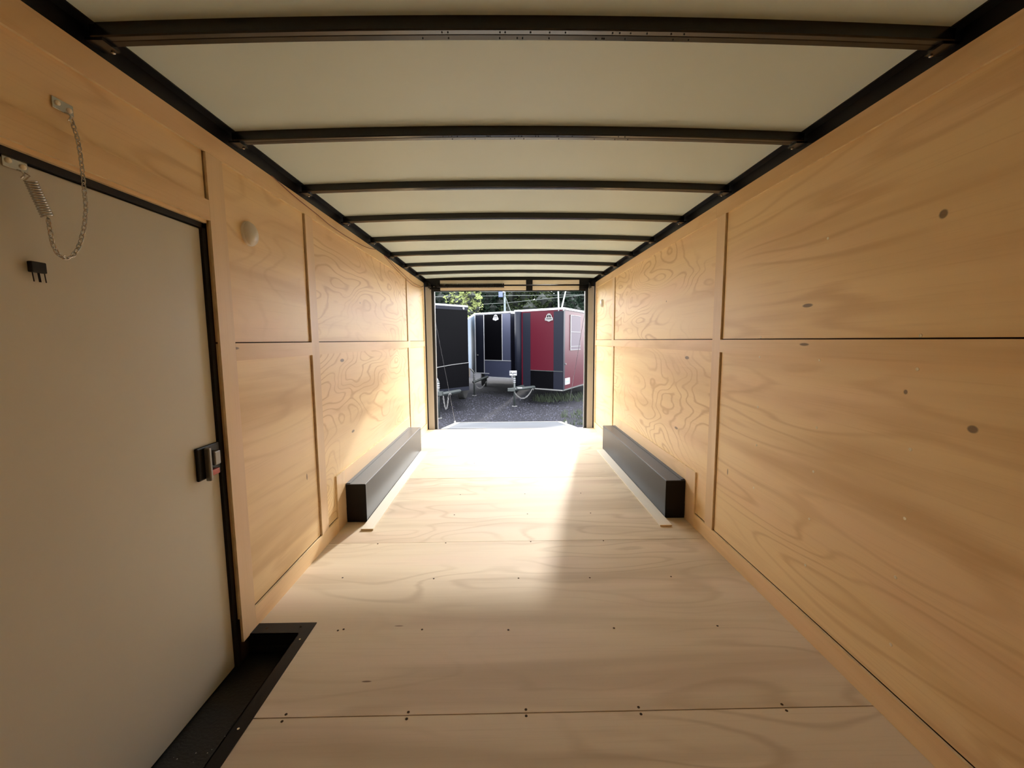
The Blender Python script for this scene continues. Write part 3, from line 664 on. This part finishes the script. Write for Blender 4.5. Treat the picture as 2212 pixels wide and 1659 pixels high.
M['leaf_bright'] = leafmat('bright leaves', (0.05,0.07,0.02), (0.30,0.34,0.14), 0.4)  # sunlight on the young tree is put into this brighter leaf colour
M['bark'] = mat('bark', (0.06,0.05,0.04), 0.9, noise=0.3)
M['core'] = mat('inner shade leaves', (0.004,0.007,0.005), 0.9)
def leaf(mb, c, s):
    a, b2 = U(0,6.28), U(-.9,.9); d = Vector((math.cos(a)*math.cos(b2), math.sin(a)*math.cos(b2), math.sin(b2)))
    e = d.orthogonal().normalized(); e.rotate(Matrix.Rotation(U(0,6.28), 3, d)) 
    mb.add([c-d*s, c+e*s*.45, c+d*s, c-e*s*.45], [(0,1,2,3)])
def tree(name, label, h, cr, mleaf, n, ls, conifer=False, cz=None):
    t = thing(name, label, 'tree', (0,0,0), 'trees behind the trailers')
    tr_ = MB().tube([(0,0,0),(.1,0,h*.35),(0,.05,h*.9)], [.16,.11,.03], 7).build('trunk', M['bark'], t)
    mb = MB(); core = MB()
    clumps = []
    for i in range(46 if not conifer else 60):
        if conifer:
            z = h*(.12+.86*(i/60)); rr = cr*(1-z/h)*.95+.15; a = i*2.4; c = Vector((math.cos(a)*rr*.7, math.sin(a)*rr*.7, z)); cs = .30+rr*.42
        else:
            v = Vector((U(-1,1),U(-1,1),U(-1,1)))
            while v.length > 1: v = Vector((U(-1,1),U(-1,1),U(-1,1)))
            c = Vector((v.x*cr*.8, v.y*cr*.8, (cz or h*.58)+v.z*h*.36)); cs = cr*U(.28,.42)
        clumps.append((c, cs))
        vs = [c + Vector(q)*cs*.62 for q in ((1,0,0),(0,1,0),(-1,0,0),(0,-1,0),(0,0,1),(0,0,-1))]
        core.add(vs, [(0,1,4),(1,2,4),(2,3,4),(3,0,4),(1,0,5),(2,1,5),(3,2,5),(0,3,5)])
    for i in range(n):
        c, cs = random.choice(clumps); v = Vector((random.gauss(0,1),random.gauss(0,1),random.gauss(0,1))).normalized()*cs*U(.65,1.08); v.z *= .8
        leaf(mb, c+v, ls*U(.6,1.3))
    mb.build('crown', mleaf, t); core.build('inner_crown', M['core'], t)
    return t
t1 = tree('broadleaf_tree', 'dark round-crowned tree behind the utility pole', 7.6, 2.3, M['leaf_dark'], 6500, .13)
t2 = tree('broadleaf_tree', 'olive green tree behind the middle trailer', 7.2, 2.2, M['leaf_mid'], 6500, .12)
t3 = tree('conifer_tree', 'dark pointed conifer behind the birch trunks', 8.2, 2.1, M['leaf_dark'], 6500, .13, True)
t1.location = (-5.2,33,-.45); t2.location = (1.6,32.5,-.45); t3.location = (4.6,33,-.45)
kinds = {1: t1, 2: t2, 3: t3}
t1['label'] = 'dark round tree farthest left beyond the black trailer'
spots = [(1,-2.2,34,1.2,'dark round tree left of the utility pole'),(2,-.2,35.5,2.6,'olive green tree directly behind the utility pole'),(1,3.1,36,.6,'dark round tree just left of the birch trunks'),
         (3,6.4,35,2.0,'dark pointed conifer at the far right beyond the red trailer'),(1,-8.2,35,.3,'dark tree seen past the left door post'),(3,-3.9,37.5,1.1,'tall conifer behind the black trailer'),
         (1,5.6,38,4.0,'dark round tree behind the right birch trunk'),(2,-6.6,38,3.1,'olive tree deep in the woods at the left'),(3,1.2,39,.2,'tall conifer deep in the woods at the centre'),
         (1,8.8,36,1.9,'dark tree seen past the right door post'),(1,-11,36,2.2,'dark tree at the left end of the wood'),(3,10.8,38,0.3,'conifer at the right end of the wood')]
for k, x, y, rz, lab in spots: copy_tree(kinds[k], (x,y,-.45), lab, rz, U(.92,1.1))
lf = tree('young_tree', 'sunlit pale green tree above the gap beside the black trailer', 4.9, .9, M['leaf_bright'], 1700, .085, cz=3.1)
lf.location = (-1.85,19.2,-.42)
